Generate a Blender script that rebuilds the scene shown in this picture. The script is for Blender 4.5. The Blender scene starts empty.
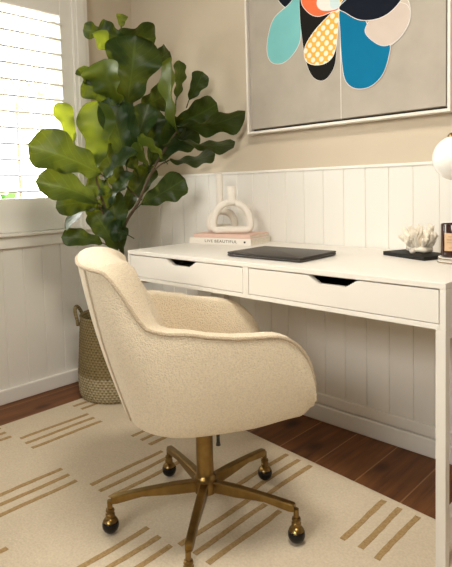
import bpy, bmesh, math, random
from mathutils import Vector, Matrix, noise
random.seed(7)
scn = bpy.context.scene
COL = scn.collection
PI = math.pi

# ------------------------------------------------------------------ helpers
def link(o, parent=None):
    COL.objects.link(o)
    if parent is not None:
        o.parent = parent
    return o

def tag(o, label=None, cat=None, group=None, kind=None):
    if label: o['label'] = label
    if cat: o['category'] = cat
    if group: o['group'] = group
    if kind: o['kind'] = kind
    return o

def thing(name, label, cat, loc=(0, 0, 0), rz=0.0, group=None):
    o = bpy.data.objects.new(name, None)
    o.empty_display_size = .05
    link(o)
    o.location = loc
    o.rotation_euler = (0, 0, rz)
    return tag(o, label, cat, group)

def obj(name, bm, mats, parent=None, smooth=False, loc=None, rz=None, recalc=True):
    if recalc:
        bmesh.ops.recalc_face_normals(bm, faces=bm.faces)
    me = bpy.data.meshes.new(name)
    bm.to_mesh(me)
    bm.free()
    if not isinstance(mats, (list, tuple)): mats = [mats]
    for m in mats: me.materials.append(m)
    if smooth:
        for p in me.polygons: p.use_smooth = True
    o = bpy.data.objects.new(name, me)
    link(o, parent)
    if loc is not None: o.location = loc
    if rz is not None: o.rotation_euler = (0, 0, rz)
    return o

def soft(o, ang=35):
    """smooth shading with sharp edges kept"""
    me = o.data
    for p in me.polygons: p.use_smooth = True
    me.set_sharp_from_angle(angle=math.radians(ang))
    return o

def struct(o, label=None):
    o['kind'] = 'structure'
    if label: o['label'] = label
    return o

def box(bm, lo, hi, bevel=0.0, seg=2, mi=0, mat=None):
    lo = Vector(lo); hi = Vector(hi)
    r = bmesh.ops.create_cube(bm, size=1.0)
    vs = r['verts']
    c = (lo + hi) / 2; s = hi - lo
    for v in vs:
        v.co = Vector((c.x + v.co.x * s.x, c.y + v.co.y * s.y, c.z + v.co.z * s.z))
    fs = set(f for v in vs for f in v.link_faces)
    if bevel > 0:
        es = list(set(e for v in vs for e in v.link_edges))
        rb = bmesh.ops.bevel(bm, geom=es, offset=bevel, segments=seg, profile=.5, affect='EDGES', clamp_overlap=True)
        vs = list(set(v for f in rb['faces'] for v in f.verts) | set(v for v in vs if v.is_valid))
        fs = set(f for v in vs for f in v.link_faces)
    for f in fs: f.material_index = mi
    if mat is not None:
        for v in vs: v.co = mat @ v.co
    return vs

def ring_loft(bm, rings, close_u=True, cap0=False, cap1=False, mi=0):
    R = [[bm.verts.new(p) for p in r] for r in rings]
    n = len(R[0])
    for a, b in zip(R[:-1], R[1:]):
        rng = range(n) if close_u else range(n - 1)
        for i in rng:
            j = (i + 1) % n
            try:
                f = bm.faces.new((a[i], a[j], b[j], b[i])); f.material_index = mi
            except ValueError:
                pass
    if cap0:
        f = bm.faces.new(list(reversed(R[0]))); f.material_index = mi
    if cap1:
        f = bm.faces.new(R[-1]); f.material_index = mi
    return R

def lathe(bm, prof, n=32, c=(0, 0, 0), mi=0, mat=None):
    """prof: list of (r, z); r == 0 at the ends closes with a tiny cap"""
    rings = []
    for r, z in prof:
        r = max(r, 1e-5)
        ring = [Vector((c[0] + r * math.cos(2 * PI * i / n), c[1] + r * math.sin(2 * PI * i / n), c[2] + z)) for i in range(n)]
        if mat is not None: ring = [mat @ v for v in ring]
        rings.append(ring)
    ring_loft(bm, rings, True, True, True, mi)

def frames(pts):
    pts = [Vector(p) for p in pts]
    T = []
    for i in range(len(pts)):
        a = pts[max(i - 1, 0)]; b = pts[min(i + 1, len(pts) - 1)]
        T.append((b - a).normalized())
    up = Vector((0, 0, 1)) if abs(T[0].z) < .9 else Vector((1, 0, 0))
    N = (up - T[0] * up.dot(T[0])).normalized()
    out = []
    for t in T:
        N = (N - t * N.dot(t)).normalized()
        out.append((t, N, t.cross(N)))
    return pts, out

def tube(bm, pts, rad, n=10, closed=False, mi=0):
    pts, fr = frames(pts)
    rings = []
    for i, (p, (t, a, b)) in enumerate(zip(pts, fr)):
        r = rad[i] if isinstance(rad, (list, tuple)) else rad
        rings.append([p + a * (r * math.cos(2 * PI * k / n)) + b * (r * math.sin(2 * PI * k / n)) for k in range(n)])
    if closed:
        rings.append(rings[0])
        R = [[bm.verts.new(p) for p in r] for r in rings[:-1]]
        R.append(R[0])
        for x, y in zip(R[:-1], R[1:]):
            for i in range(n):
                j = (i + 1) % n
                bm.faces.new((x[i], x[j], y[j], y[i])).material_index = mi
    else:
        ring_loft(bm, rings, True, True, True, mi)

def smooth_path(pts, sub=6):
    P = [Vector(p) for p in pts]
    out = []
    for i in range(len(P) - 1):
        p0 = P[max(i - 1, 0)]; p1 = P[i]; p2 = P[i + 1]; p3 = P[min(i + 2, len(P) - 1)]
        for k in range(sub):
            t = k / sub
            out.append(.5 * ((2 * p1) + (p2 - p0) * t + (2 * p0 - 5 * p1 + 4 * p2 - p3) * t * t + (3 * p1 - p0 - 3 * p2 + p3) * t ** 3))
    out.append(P[-1])
    return out

def prism(bm, poly, axis, a, b, mi=0):
    """poly: list of 2D points; axis: 'x','y','z' extrusion from a to b"""
    def mk(p, d):
        if axis == 'z': return (p[0], p[1], d)
        if axis == 'y': return (p[0], d, p[1])
        return (d, p[0], p[1])
    A = [bm.verts.new(mk(p, a)) for p in poly]
    B = [bm.verts.new(mk(p, b)) for p in poly]
    n = len(poly)
    fs = [bm.faces.new(A), bm.faces.new(list(reversed(B)))]
    for i in range(n):
        j = (i + 1) % n
        fs.append(bm.faces.new((A[i], B[i], B[j], A[j])))
    for f in fs: f.material_index = mi

BM = bmesh.new

# ------------------------------------------------------------------ materials
def new_mat(name):
    m = bpy.data.materials.new(name)
    m.use_nodes = True
    nt = m.node_tree
    b = nt.nodes['Principled BSDF']
    return m, nt, b

def N(nt, typ, **kw):
    n = nt.nodes.new(typ)
    for k, v in kw.items():
        if k in n.inputs.keys() if hasattr(n.inputs, 'keys') else False:
            n.inputs[k].default_value = v
        else:
            setattr(n, k, v)
    return n

def mapping(nt, scale=(1, 1, 1), coord='Object', rot=(0, 0, 0)):
    tc = nt.nodes.new('ShaderNodeTexCoord')
    mp = nt.nodes.new('ShaderNodeMapping')
    mp.inputs['Scale'].default_value = scale
    mp.inputs['Rotation'].default_value = rot
    nt.links.new(tc.outputs[coord], mp.inputs['Vector'])
    return mp.outputs['Vector']

def noise_tex(nt, vec, scale, detail=3, rough=.5):
    n = nt.nodes.new('ShaderNodeTexNoise')
    n.inputs['Scale'].default_value = scale
    n.inputs['Detail'].default_value = detail
    n.inputs['Roughness'].default_value = rough
    nt.links.new(vec, n.inputs['Vector'])
    return n.outputs['Fac']

def ramp(nt, fac, stops):
    r = nt.nodes.new('ShaderNodeValToRGB')
    els = r.color_ramp.elements
    while len(els) < len(stops): els.new(.5)
    for e, (p, c) in zip(els, stops):
        e.position = p
        e.color = (*c, 1) if len(c) == 3 else c
    nt.links.new(fac, r.inputs['Fac'])
    return r.outputs['Color']

def bump(nt, height, b, strength=.2, dist=.002):
    n = nt.nodes.new('ShaderNodeBump')
    n.inputs['Strength'].default_value = strength
    n.inputs['Distance'].default_value = dist
    nt.links.new(height, n.inputs['Height'])
    nt.links.new(n.outputs['Normal'], b.inputs['Normal'])
    return n

def simple(name, col, rough=.5, metal=0.0, var=.04, vscale=8, spec=.5, bump_s=0, bump_scale=200, bump_d=.001):
    m, nt, b = new_mat(name)
    v = mapping(nt)
    f = noise_tex(nt, v, vscale, 4)
    lo = tuple(max(0, c * (1 - var)) for c in col); hi = tuple(min(1, c * (1 + var)) for c in col)
    nt.links.new(ramp(nt, f, [(.3, lo), (.7, hi)]), b.inputs['Base Color'])
    b.inputs['Roughness'].default_value = rough
    b.inputs['Metallic'].default_value = metal
    b.inputs['Specular IOR Level'].default_value = spec
    if bump_s:
        bump(nt, noise_tex(nt, v, bump_scale, 2), b, bump_s, bump_d)
    return m

def math_node(nt, op, a, b_=None, c=None):
    n = nt.nodes.new('ShaderNodeMath'); n.operation = op
    for i, x in enumerate((a, b_, c)):
        if x is None: continue
        if isinstance(x, (int, float)): n.inputs[i].default_value = x
        else: nt.links.new(x, n.inputs[i])
    return n.outputs[0]

def sep(nt, vec):
    s = nt.nodes.new('ShaderNodeSeparateXYZ')
    nt.links.new(vec, s.inputs[0])
    return s.outputs

def mixc(nt, fac, a, b_, blend='MIX'):
    n = nt.nodes.new('ShaderNodeMix'); n.data_type = 'RGBA'; n.blend_type = blend
    for inp, x in ((n.inputs[0], fac), (n.inputs[6], a), (n.inputs[7], b_)):
        if isinstance(x, (int, float)): inp.default_value = x
        elif isinstance(x, tuple): inp.default_value = (*x, 1) if len(x) == 3 else x
        else: nt.links.new(x, inp)
    return n.outputs[2]

M = {}
M['wall_paint'] = simple('beige_wall_paint', (.585, .50, .39), .9, var=.02, vscale=3, spec=.2, bump_s=.08, bump_scale=300)
M['panel'] = simple('white_panel_paint', (.775, .745, .695), .65, var=.015, vscale=3, spec=.35)
M['trim'] = simple('white_trim_paint', (.83, .80, .75), .45, var=.015, vscale=4, spec=.4)
M['ceiling'] = simple('ceiling_paint', (.36, .34, .31), .9, var=.01)
M['far_wall'] = simple('plain_wall_paint', (.20, .17, .14), .9, var=.02)
M['desk'] = simple('white_desk_lacquer', (.79, .755, .70), .42, var=.01, spec=.45)
M['desk_in'] = simple('desk_inside', (.55, .50, .44), .6, var=.02)

def mat_floor():
    m, nt, b = new_mat('red_brown_floorboards')
    tc = nt.nodes.new('ShaderNodeTexCoord')
    xyz = sep(nt, tc.outputs['Object'])
    k = math_node(nt, 'DIVIDE', math_node(nt, 'SUBTRACT', xyz[0], .744), .172)
    idx = math_node(nt, 'FLOOR', k)
    fr = math_node(nt, 'FRACT', k)
    wn = nt.nodes.new('ShaderNodeTexWhiteNoise'); wn.noise_dimensions = '1D'
    nt.links.new(idx, wn.inputs['W'])
    # stretched grain, shifted per board
    mp = nt.nodes.new('ShaderNodeCombineXYZ')
    nt.links.new(math_node(nt, 'MULTIPLY', xyz[0], 22.0), mp.inputs[0])
    nt.links.new(math_node(nt, 'ADD', math_node(nt, 'MULTIPLY', xyz[1], 1.6), math_node(nt, 'MULTIPLY', wn.outputs['Value'], 40.0)), mp.inputs[1])
    g = noise_tex(nt, mp.outputs[0], 1.6, 6, .6)
    mp2 = nt.nodes.new('ShaderNodeCombineXYZ')
    nt.links.new(math_node(nt, 'MULTIPLY', xyz[0], 7.0), mp2.inputs[0])
    nt.links.new(math_node(nt, 'ADD', math_node(nt, 'MULTIPLY', xyz[1], 4.0), math_node(nt, 'MULTIPLY', wn.outputs['Value'], 17.0)), mp2.inputs[1])
    vor = nt.nodes.new('ShaderNodeTexVoronoi'); vor.inputs['Scale'].default_value = 1.0
    nt.links.new(mp2.outputs[0], vor.inputs['Vector'])
    knot = ramp(nt, vor.outputs['Distance'], [(.10, (.16, .10, .08)), (.26, (1, 1, 1))])
    col = ramp(nt, g, [(.25, (.060, .020, .007)), (.5, (.165, .060, .018)), (.8, (.27, .105, .030))])
    tint = ramp(nt, wn.outputs['Value'], [(0, (.78, .76, .74)), (1, (1.0, 1.0, 1.0))])
    col = mixc(nt, 1.0, col, tint, 'MULTIPLY')
    col = mixc(nt, 1.0, col, knot, 'MULTIPLY')
    edge = math_node(nt, 'MINIMUM', fr, math_node(nt, 'SUBTRACT', 1.0, fr))
    lt = math_node(nt, 'LESS_THAN', edge, .014)
    col = mixc(nt, lt, col, (.30, .15, .06))
    nt.links.new(col, b.inputs['Base Color'])
    b.inputs['Roughness'].default_value = .50; b.inputs['Specular IOR Level'].default_value = .3
    bump(nt, math_node(nt, 'SUBTRACT', 1.0, lt), b, .3, .002)
    return m
M['floor'] = mat_floor()

def mat_boucle(name='cream_boucle_fabric', col=(.79, .68, .515), scale=270):
    m, nt, b = new_mat(name)
    v = mapping(nt)
    vo = nt.nodes.new('ShaderNodeTexVoronoi'); vo.inputs['Scale'].default_value = scale
    vo.inputs['Randomness'].default_value = 1
    nt.links.new(v, vo.inputs['Vector'])
    h = math_node(nt, 'SUBTRACT', 1.0, vo.outputs['Distance'])
    n2 = noise_tex(nt, v, scale * .6, 3)
    hh = math_node(nt, 'ADD', h, n2)
    c = ramp(nt, hh, [(.55, tuple(x * .93 for x in col)), (1.0, col), (1.5, tuple(min(1, x * 1.06) for x in col))])
    nt.links.new(c, b.inputs['Base Color'])
    b.inputs['Roughness'].default_value = .95
    b.inputs['Specular IOR Level'].default_value = .1
    b.inputs['Sheen Weight'].default_value = .25
    bump(nt, hh, b, .7, .0035)
    return m
M['boucle'] = mat_boucle()
M['piping'] = mat_boucle('cream_piping_fabric', (.56, .45, .32), 300)

def mat_brass():
    m, nt, b = new_mat('antique_brass')
    v = mapping(nt)
    f = noise_tex(nt, v, 30, 4)
    nt.links.new(ramp(nt, f, [(.3, (.20, .125, .042)), (.7, (.27, .175, .062))]), b.inputs['Base Color'])
    b.inputs['Metallic'].default_value = 1
    b.inputs['Roughness'].default_value = .30
    return m
M['brass'] = mat_brass()
M['black_wheel'] = simple('black_castor_rubber', (.008, .007, .006), .22, spec=.3)
M['black'] = simple('black_plastic', (.015, .014, .013), .4)

def mat_rug():
    m, nt, b = new_mat('cream_rug_pile')
    v = mapping(nt)
    f = noise_tex(nt, v, 160, 3)
    g = noise_tex(nt, v, 5, 3)
    c = ramp(nt, f, [(.3, (.60, .51, .385)), (.7, (.70, .605, .47))])
    c2 = ramp(nt, g, [(.3, (.93, .93, .93)), (.7, (1, 1, 1))])
    nt.links.new(mixc(nt, 1.0, c, c2, 'MULTIPLY'), b.inputs['Base Color'])
    b.inputs['Roughness'].default_value = .97
    b.inputs['Specular IOR Level'].default_value = .1
    bump(nt, f, b, .35, .003)
    return m
M['rug'] = mat_rug()
def mat_stripe():
    m, nt, b = new_mat('ochre_jute_stripe')
    v = mapping(nt, (1, 1, 1))
    f = noise_tex(nt, v, 130, 3, .7)
    nt.links.new(ramp(nt, f, [(.3, (.31, .20, .085)), (.7, (.47, .33, .165))]), b.inputs['Base Color'])
    b.inputs['Roughness'].default_value = .95
    b.inputs['Specular IOR Level'].default_value = .1
    bump(nt, f, b, .6, .003)
    return m
M['stripe'] = mat_stripe()

def mat_basket():
    m, nt, b = new_mat('woven_seagrass')
    tc = nt.nodes.new('ShaderNodeTexCoord')
    x, y, z = sep(nt, tc.outputs['Object'])[:3]
    ang = math_node(nt, 'ARCTAN2', y, x)
    u = math_node(nt, 'MULTIPLY', ang, 60.0 / 2)
    w = math_node(nt, 'MULTIPLY', z, 500.0)
    su = math_node(nt, 'SINE', math_node(nt, 'MULTIPLY', u, 2.0))
    row = math_node(nt, 'SINE', w)
    # basket weave height: alternating strands
    wv = math_node(nt, 'MULTIPLY', su, math_node(nt, 'SINE', math_node(nt, 'MULTIPLY', w, .5)))
    h = math_node(nt, 'ADD', math_node(nt, 'MULTIPLY', wv, .5), math_node(nt, 'MULTIPLY', row, .35))
    nz = noise_tex(nt, tc.outputs['Object'], 60, 4, .7)
    hh = math_node(nt, 'ADD', math_node(nt, 'ADD', math_node(nt, 'MULTIPLY', h, .3), .15), math_node(nt, 'MULTIPLY', nz, .6))
    top = ramp(nt, hh, [(.15, (.07, .05, .02)), (.45, (.20, .15, .07)), (.8, (.34, .265, .14))])
    low = ramp(nt, hh, [(.15, (.12, .09, .04)), (.4, (.28, .225, .125)), (.65, (.50, .43, .29))])
    fac = ramp(nt, z, [(.118, (0, 0, 0)), (.126, (1, 1, 1))])
    nt.links.new(mixc(nt, fac, low, top), b.inputs['Base Color'])
    b.inputs['Roughness'].default_value = .85
    b.inputs['Specular IOR Level'].default_value = .2
    bump(nt, hh, b, 1.0, .004)
    return m
M['basket'] = mat_basket()

def mat_leaf(name, lo, hi, mixf):
    m, nt, b = new_mat(name)
    uv = nt.nodes.new('ShaderNodeUVMap')
    x, y, z = sep(nt, uv.outputs['UV'])[:3]
    ax = math_node(nt, 'ABSOLUTE', math_node(nt, 'SUBTRACT', math_node(nt, 'MULTIPLY', x, 2.0), 1.0))
    mid = math_node(nt, 'LESS_THAN', ax, .045)
    ph = math_node(nt, 'SUBTRACT', math_node(nt, 'MULTIPLY', y, 7.0), math_node(nt, 'MULTIPLY', ax, 2.2))
    fr = math_node(nt, 'FRACT', ph)
    vein = math_node(nt, 'LESS_THAN', math_node(nt, 'ABSOLUTE', math_node(nt, 'SUBTRACT', fr, .5)), .035)
    v = math_node(nt, 'MAXIMUM', mid, vein)
    nz = noise_tex(nt, mapping(nt), 12, 3)
    base = ramp(nt, nz, [(.3, lo), (.7, hi)])
    col = mixc(nt, math_node(nt, 'MULTIPLY', v, .45), base, (.07, .12, .03))
    geo = nt.nodes.new('ShaderNodeNewGeometry')
    col = mixc(nt, math_node(nt, 'MULTIPLY', geo.outputs['Backfacing'], .7), col, (.07, .11, .045))
    nt.links.new(col, b.inputs['Base Color'])
    b.inputs['Roughness'].default_value = .42
    b.inputs['Specular IOR Level'].default_value = .28
    bump(nt, math_node(nt, 'SUBTRACT', 1.0, math_node(nt, 'ABSOLUTE', math_node(nt, 'SUBTRACT', fr, .5))), b, .25, .004)
    tr = nt.nodes.new('ShaderNodeBsdfTranslucent')
    tr.inputs['Color'].default_value = (.36, .40, .025, 1)
    mx = nt.nodes.new('ShaderNodeMixShader')
    mx.inputs[0].default_value = mixf
    nt.links.new(b.outputs[0], mx.inputs[1]); nt.links.new(tr.outputs[0], mx.inputs[2])
    nt.links.new(mx.outputs[0], nt.nodes['Material Output'].inputs['Surface'])
    return m
M['leaf'] = mat_leaf('dark_fig_leaf', (.008, .023, .006), (.015, .041, .008), .13)
M['lit_leaf'] = mat_leaf('lit_fig_leaf', (.045, .085, .012), (.085, .13, .018), .40)  # same leaf made paler for leaves the window lights; light put into colour
M['stem'] = simple('brown_stem_bark', (.10, .065, .035), .8, var=.3, vscale=40, bump_s=.4, bump_scale=80)
M['soil'] = simple('dark_potting_soil', (.035, .024, .016), .95, var=.4, vscale=60, bump_s=.8, bump_scale=120, bump_d=.004)
M['pot'] = simple('black_nursery_pot', (.03, .03, .03), .5)
M['ceramic'] = simple('matt_white_ceramic', (.78, .73, .66), .75, var=.03, vscale=30, spec=.25, bump_s=.15, bump_scale=120)
M['laptop'] = simple('dark_grey_aluminium', (.060, .052, .046), .45, metal=.5, var=.03)
M['pink'] = simple('pink_book_cloth', (.72, .50, .42), .7, var=.03)
M['paper'] = simple('book_pages', (.74, .68, .58), .85, var=.08, vscale=90)
M['white_cover'] = simple('white_book_cover', (.80, .75, .68), .45, var=.01)
M['ink'] = simple('dark_print', (.06, .05, .045), .6)
M['dark_tray'] = simple('black_tray', (.014, .013, .011), .65, spec=.2)
M['coral'] = simple('bleached_coral', (.76, .69, .58), .85, var=.12, vscale=60, bump_s=.4, bump_scale=200)
M['shell'] = simple('pale_shell', (.62, .56, .50), .3, var=.1, vscale=80)
M['amber'] = simple('dark_amber_glass', (.035, .012, .008), .10, var=.05)
M['kraft'] = simple('kraft_label', (.60, .40, .235), .75, var=.06, vscale=50)
M['label_ink'] = simple('brown_label_print', (.46, .29, .16), .75)
M['marble'] = simple('white_marble_coaster', (.72, .68, .62), .2, var=.12, vscale=30)
M['canvas'] = simple('linen_canvas', (.43, .385, .325), .9, var=.07, vscale=9, spec=.15, bump_s=.3, bump_scale=500)
M['frame'] = simple('white_picture_frame', (.80, .75, .68), .4, var=.01)
M['gap'] = simple('frame_shadow_gap', (.05, .045, .04), .8)
def glass_mat(name, tint=(1, 1, 1)):
    m = bpy.data.materials.new(name); m.use_nodes = True
    nt = m.node_tree
    nt.nodes.remove(nt.nodes['Principled BSDF'])
    t = nt.nodes.new('ShaderNodeBsdfTransparent'); t.inputs[0].default_value = (*tint, 1)
    g = nt.nodes.new('ShaderNodeBsdfGlossy'); g.inputs['Roughness'].default_value = .02
    fr = nt.nodes.new('ShaderNodeFresnel'); fr.inputs['IOR'].default_value = 1.3
    mx = nt.nodes.new('ShaderNodeMixShader')
    nt.links.new(fr.outputs[0], mx.inputs[0]); nt.links.new(t.outputs[0], mx.inputs[1]); nt.links.new(g.outputs[0], mx.inputs[2])
    nt.links.new(mx.outputs[0], nt.nodes['Material Output'].inputs['Surface'])
    return m
M['glass'] = glass_mat('window_glass', (.97, .98, .97))
def mat_opal():
    m, nt, b = new_mat('opal_white_glass')
    f = noise_tex(nt, mapping(nt), 4, 2)
    nt.links.new(ramp(nt, f, [(.3, (.86, .84, .81)), (.7, (.88, .86, .83))]), b.inputs['Base Color'])
    b.inputs['Roughness'].default_value = .22
    b.inputs['Subsurface Weight'].default_value = .3
    b.inputs['Subsurface Radius'].default_value = (.03, .03, .03)
    return m
M['opal'] = mat_opal()
PETAL = {'teal': (.20, .52, .53), 'coral': (.80, .17, .065), 'white': (.80, .76, .72), 'black': (.014, .013, .012), 'yellow': (.78, .43, .045),
         'navy': (.010, .013, .022), 'blue': (.006, .165, .32), 'blush': (.60, .51, .45), 'ice': (.60, .72, .74)}
for k, c in PETAL.items():
    M['p_' + k] = simple('paint_' + k, c, .85, var=.04, vscale=12, spec=.08)
def mat_lattice():
    m, nt, b = new_mat('paint_yellow_lattice')
    tc = nt.nodes.new('ShaderNodeTexCoord')
    mp = nt.nodes.new('ShaderNodeMapping')
    mp.inputs['Rotation'].default_value = (0, math.radians(40), 0)
    mp.inputs['Scale'].default_value = (1, 1, 1)
    nt.links.new(tc.outputs['Object'], mp.inputs['Vector'])
    x, y, z = sep(nt, mp.outputs[0])[:3]
    S = 2 * PI / .0285
    f = math_node(nt, 'ADD', math_node(nt, 'SINE', math_node(nt, 'MULTIPLY', x, S)), math_node(nt, 'SINE', math_node(nt, 'MULTIPLY', z, S)))
    g = math_node(nt, 'ABSOLUTE', f)
    # round dots on a diagonal grid
    fx = math_node(nt, 'SUBTRACT', math_node(nt, 'FRACT', math_node(nt, 'DIVIDE', x, .0285)), .5)
    fz = math_node(nt, 'SUBTRACT', math_node(nt, 'FRACT', math_node(nt, 'DIVIDE', z, .0285)), .5)
    d = math_node(nt, 'ADD', math_node(nt, 'MULTIPLY', fx, fx), math_node(nt, 'MULTIPLY', fz, fz))
    col = ramp(nt, d, [(.125, (.84, .78, .62)), (.14, (.78, .43, .045))])
    nt.links.new(col, b.inputs['Base Color'])
    b.inputs['Roughness'].default_value = .6
    return m
M['lattice'] = mat_lattice()
M['garden_leaf'] = simple('garden_leaf_green', (.10, .24, .05), .6, var=.3, vscale=5)
M['garden_tree'] = simple('garden_tree_leaves', (.20, .20, .13), .7, var=.3, vscale=5)
M['garden_ground'] = simple('garden_paving', (.16, .16, .13), .9, var=.1, vscale=2)
M['garden_fence'] = simple('pale_fence_paint', (.45, .44, .48), .8, var=.1)
SKY, EXPO, CEIL_FILL = 12.0, 0.74, 22
# ------------------------------------------------------------------ room shell
XL, XR, YF, ZC = -.694, 3.1, -3.6, 2.62
WY0, WY1, WZ0, WZ1 = -1.723, -.385, .80, 2.05      # window opening in the left wall

bm = BM(); box(bm, (XL - .2, YF - .2, -.1), (XR + .2, .2, 0)); struct(obj('floor', bm, M['floor']))
bm = BM(); box(bm, (XL - .2, YF - .2, ZC), (XR + .2, .2, ZC + .1)); ceil_o = struct(obj('ceiling', bm, M['ceiling']))
LX, LY = 1.35, -1.40
bm = BM(); lathe(bm, [(.30, 0), (.31, .004), (.31, .055), (.30, .06), (0, .06)], 40, (LX, LY, ZC - .06)); obj('added_ceiling_disc', bm, M['trim'], ceil_o)  # unseen disc added to go with the ceiling fill light
bm = BM(); box(bm, (XL - .2, .012, 0), (XR + .2, .2, ZC)); struct(obj('wall_back', bm, M['wall_paint']))
bm = BM()
x0, x1 = XL - .16, XL - .012
box(bm, (x0, YF, 0), (x1, .012, WZ0)); box(bm, (x0, YF, WZ1), (x1, .012, ZC))
box(bm, (x0, YF, WZ0), (x1, WY0, WZ1)); box(bm, (x0, WY1, WZ0), (x1, .012, WZ1))
struct(obj('wall_left', bm, M['wall_paint']))
# right wall, and the wall behind the viewer with an opening added for light
bm = BM(); box(bm, (XR, YF, 0), (XR + .15, .012, ZC)); struct(obj('wall_right', bm, M['far_wall']))
FX0, FX1, FZ0, FZ1 = .6, 2.2, 1.6, 2.4
bm = BM()
box(bm, (XL, YF - .15, 0), (XR, YF, FZ0)); box(bm, (XL, YF - .15, FZ1), (XR, YF, ZC))
box(bm, (XL, YF - .15, FZ0), (FX0, YF, FZ1)); box(bm, (FX1, YF - .15, FZ0), (XR, YF, FZ1))
struct(obj('wall_front', bm, M['far_wall']))

def grooved(a, b, first, pitch, z0, z1, depth=.0035, half=.003):
    """board profile in plan: list of (along, inward)"""
    k = math.ceil((a - first) / pitch)
    pts = [(a, 0)]
    while first + k * pitch < b - .01:
        g = first + k * pitch
        if g - half > a: pts += [(g - half, 0), (g - half * .4, depth), (g + half * .4, depth), (g + half, 0)]
        k += 1
    pts.append((b, 0))
    return pts
# board panelling
ZW = 1.084
bm = BM()
pr = grooved(XL, XR, .5834, .09737, 0, ZW)
prism(bm, [(x, d) for x, d in pr] + [(XR, .012), (XL, .012)], 'z', 0, ZW - .011)
struct(tag(obj('trim_1', bm, M['panel']), 'white vertical board panelling along the lower back wall'))
bm = BM(); box(bm, (XL, -.005, ZW - .011), (XR, .012, ZW), .002)
struct(tag(obj('trim_2', bm, M['trim']), 'thin white cap along the top of the back wall panelling'))
bm = BM()
pr = grooved(YF, 0, -.505, .1, 0, .75)
prism(bm, [(XL - d, y) for y, d in pr] + [(XL - .012, 0), (XL - .012, YF)], 'z', 0, .75)
pr = grooved(-.30, 0, -.505, .1, .75, ZW)
prism(bm, [(XL - d, y) for y, d in pr] + [(XL - .012, 0), (XL - .012, -.30)], 'z', .75, ZW)
struct(tag(obj('trim_3', bm, M['panel']), 'white vertical board panelling below the window'))
# skirting
bm = BM(); box(bm, (XL, -.020, 0), (XR, 0, .070), .005); box(bm, (XL, -.013, .074), (XR, 0, .118), .004)
struct(obj('baseboard_back', bm, M['trim']))
bm = BM(); box(bm, (XL, YF, 0), (XL + .020, -.02, .070), .005)
struct(obj('baseboard_left', bm, M['trim']))

# ------------------------------------------------------------------ left window with plantation shutters
win = bpy.data.objects.new('window_1', None); link(win); win.location = (XL, -1.05, .8)
win['kind'] = 'structure'; win['label'] = 'white window with plantation shutters on the left wall'
def wobj(name, bm, m, label=None):
    o = obj(name, bm, m)
    o.parent = win; o.matrix_parent_inverse = Matrix.Translation((-win.location[0], -win.location[1], -win.location[2]))
    if label: o['label'] = label
    return o
bm = BM()                                            # stepped casing
box(bm, (XL - .012, WY1, .80), (XL + .018, -.295, 2.14), .003)
box(bm, (XL + .018, WY1 + .02, .80), (XL + .026, -.318, 2.14), .003)
box(bm, (XL - .012, WY0 - .09, .80), (XL + .018, WY0, 2.14), .003)
box(bm, (XL - .012, WY0, WZ1), (XL + .018, WY1, 2.14), .003)
wobj('casing', bm, M['trim'])
bm = BM()
box(bm, (XL - .14, WY0 - .1, .802), (XL + .036, -.288, .818), .004)
box(bm, (XL - .012, WY0 - .09, .745), (XL + .016, -.295, .801), .003)
wobj('sill', bm, M['trim'])
bm = BM()                                            # shutter panels: stiles and rails
SX0, SX1 = XL - .030, XL + .004
PANELS = [(WY1 - .667 * (i + 1) - .004 * i, WY1 - .671 * i) for i in range(2)]
for (a, b) in PANELS:
    box(bm, (SX0, a, .82), (SX1, a + .066, WZ1), .003)
    box(bm, (SX0, b - .066, .82), (SX1, b, WZ1), .003)
    box(bm, (SX0, a + .066, .82), (SX1, b - .066, .984), .003)
    box(bm, (SX0, a + .066, 1.905), (SX1, b - .066, WZ1), .003)
wobj('shutter_frame', bm, M['trim'])
bm = BM()
zs = [1.022 + i * .0765 for i in range(12)]
for (a, b) in PANELS:
    for z in zs:
        # thin elliptical blade, tilted so that the outer edge stands higher
        ring0 = []; ring1 = []
        th = math.radians(13)
        for k in range(14):
            t = 2 * PI * k / 14
            px, pz = .037 * math.cos(t), .0068 * math.copysign(abs(math.sin(t)) ** .6, math.sin(t))
            X = (SX0 + SX1) / 2 - (px * math.cos(th) + pz * math.sin(th))
            Z = z + px * math.sin(th) - pz * math.cos(th)
            ring0.append((X, a + .068, Z)); ring1.append((X, b - .068, Z))
        ring_loft(bm, [ring0, ring1], True, True, True)
soft(wobj('louvers', bm, M['trim']))
bm = BM()                                            # sash behind the shutters
GX = XL - .125
for (y0, y1, z0, z1) in ((WY0, WY0 + .05, .82, WZ1), (WY1 - .05, WY1, .82, WZ1), (WY0, WY1, .82, .88), (WY0, WY1, WZ1 - .05, WZ1), (-1.08, -1.03, .88, WZ1 - .05)):
    box(bm, (GX - .02, y0, z0), (GX + .02, y1, z1), .003)
wobj('sash', bm, M['trim'])
bm = BM(); box(bm, (GX - .003, WY0 + .04, .87), (GX + .003, WY1 - .04, WZ1 - .04)); wobj('pane', bm, M['glass'])

# unseen window added behind the viewer to bring in front light
added_win = bpy.data.objects.new('added_window', None); link(added_win); added_win.location = (0, 0, 0); added_win['kind'] = 'structure'
bm = BM()
for (a, b, c, d) in ((FX0, FX0 + .06, FZ0, FZ1), (FX1 - .06, FX1, FZ0, FZ1), (FX0, FX1, FZ0, FZ0 + .06), (FX0, FX1, FZ1 - .06, FZ1), (1.37, 1.43, FZ0, FZ1)):
    box(bm, (a, YF - .12, c), (b, YF - .05, d), .004)
obj('sash', bm, M['trim'], added_win)
bm = BM(); box(bm, (FX0 + .05, YF - .09, FZ0 + .05), (FX1 - .05, YF - .085, FZ1 - .05)); obj('pane', bm, M['glass'], added_win)

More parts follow.
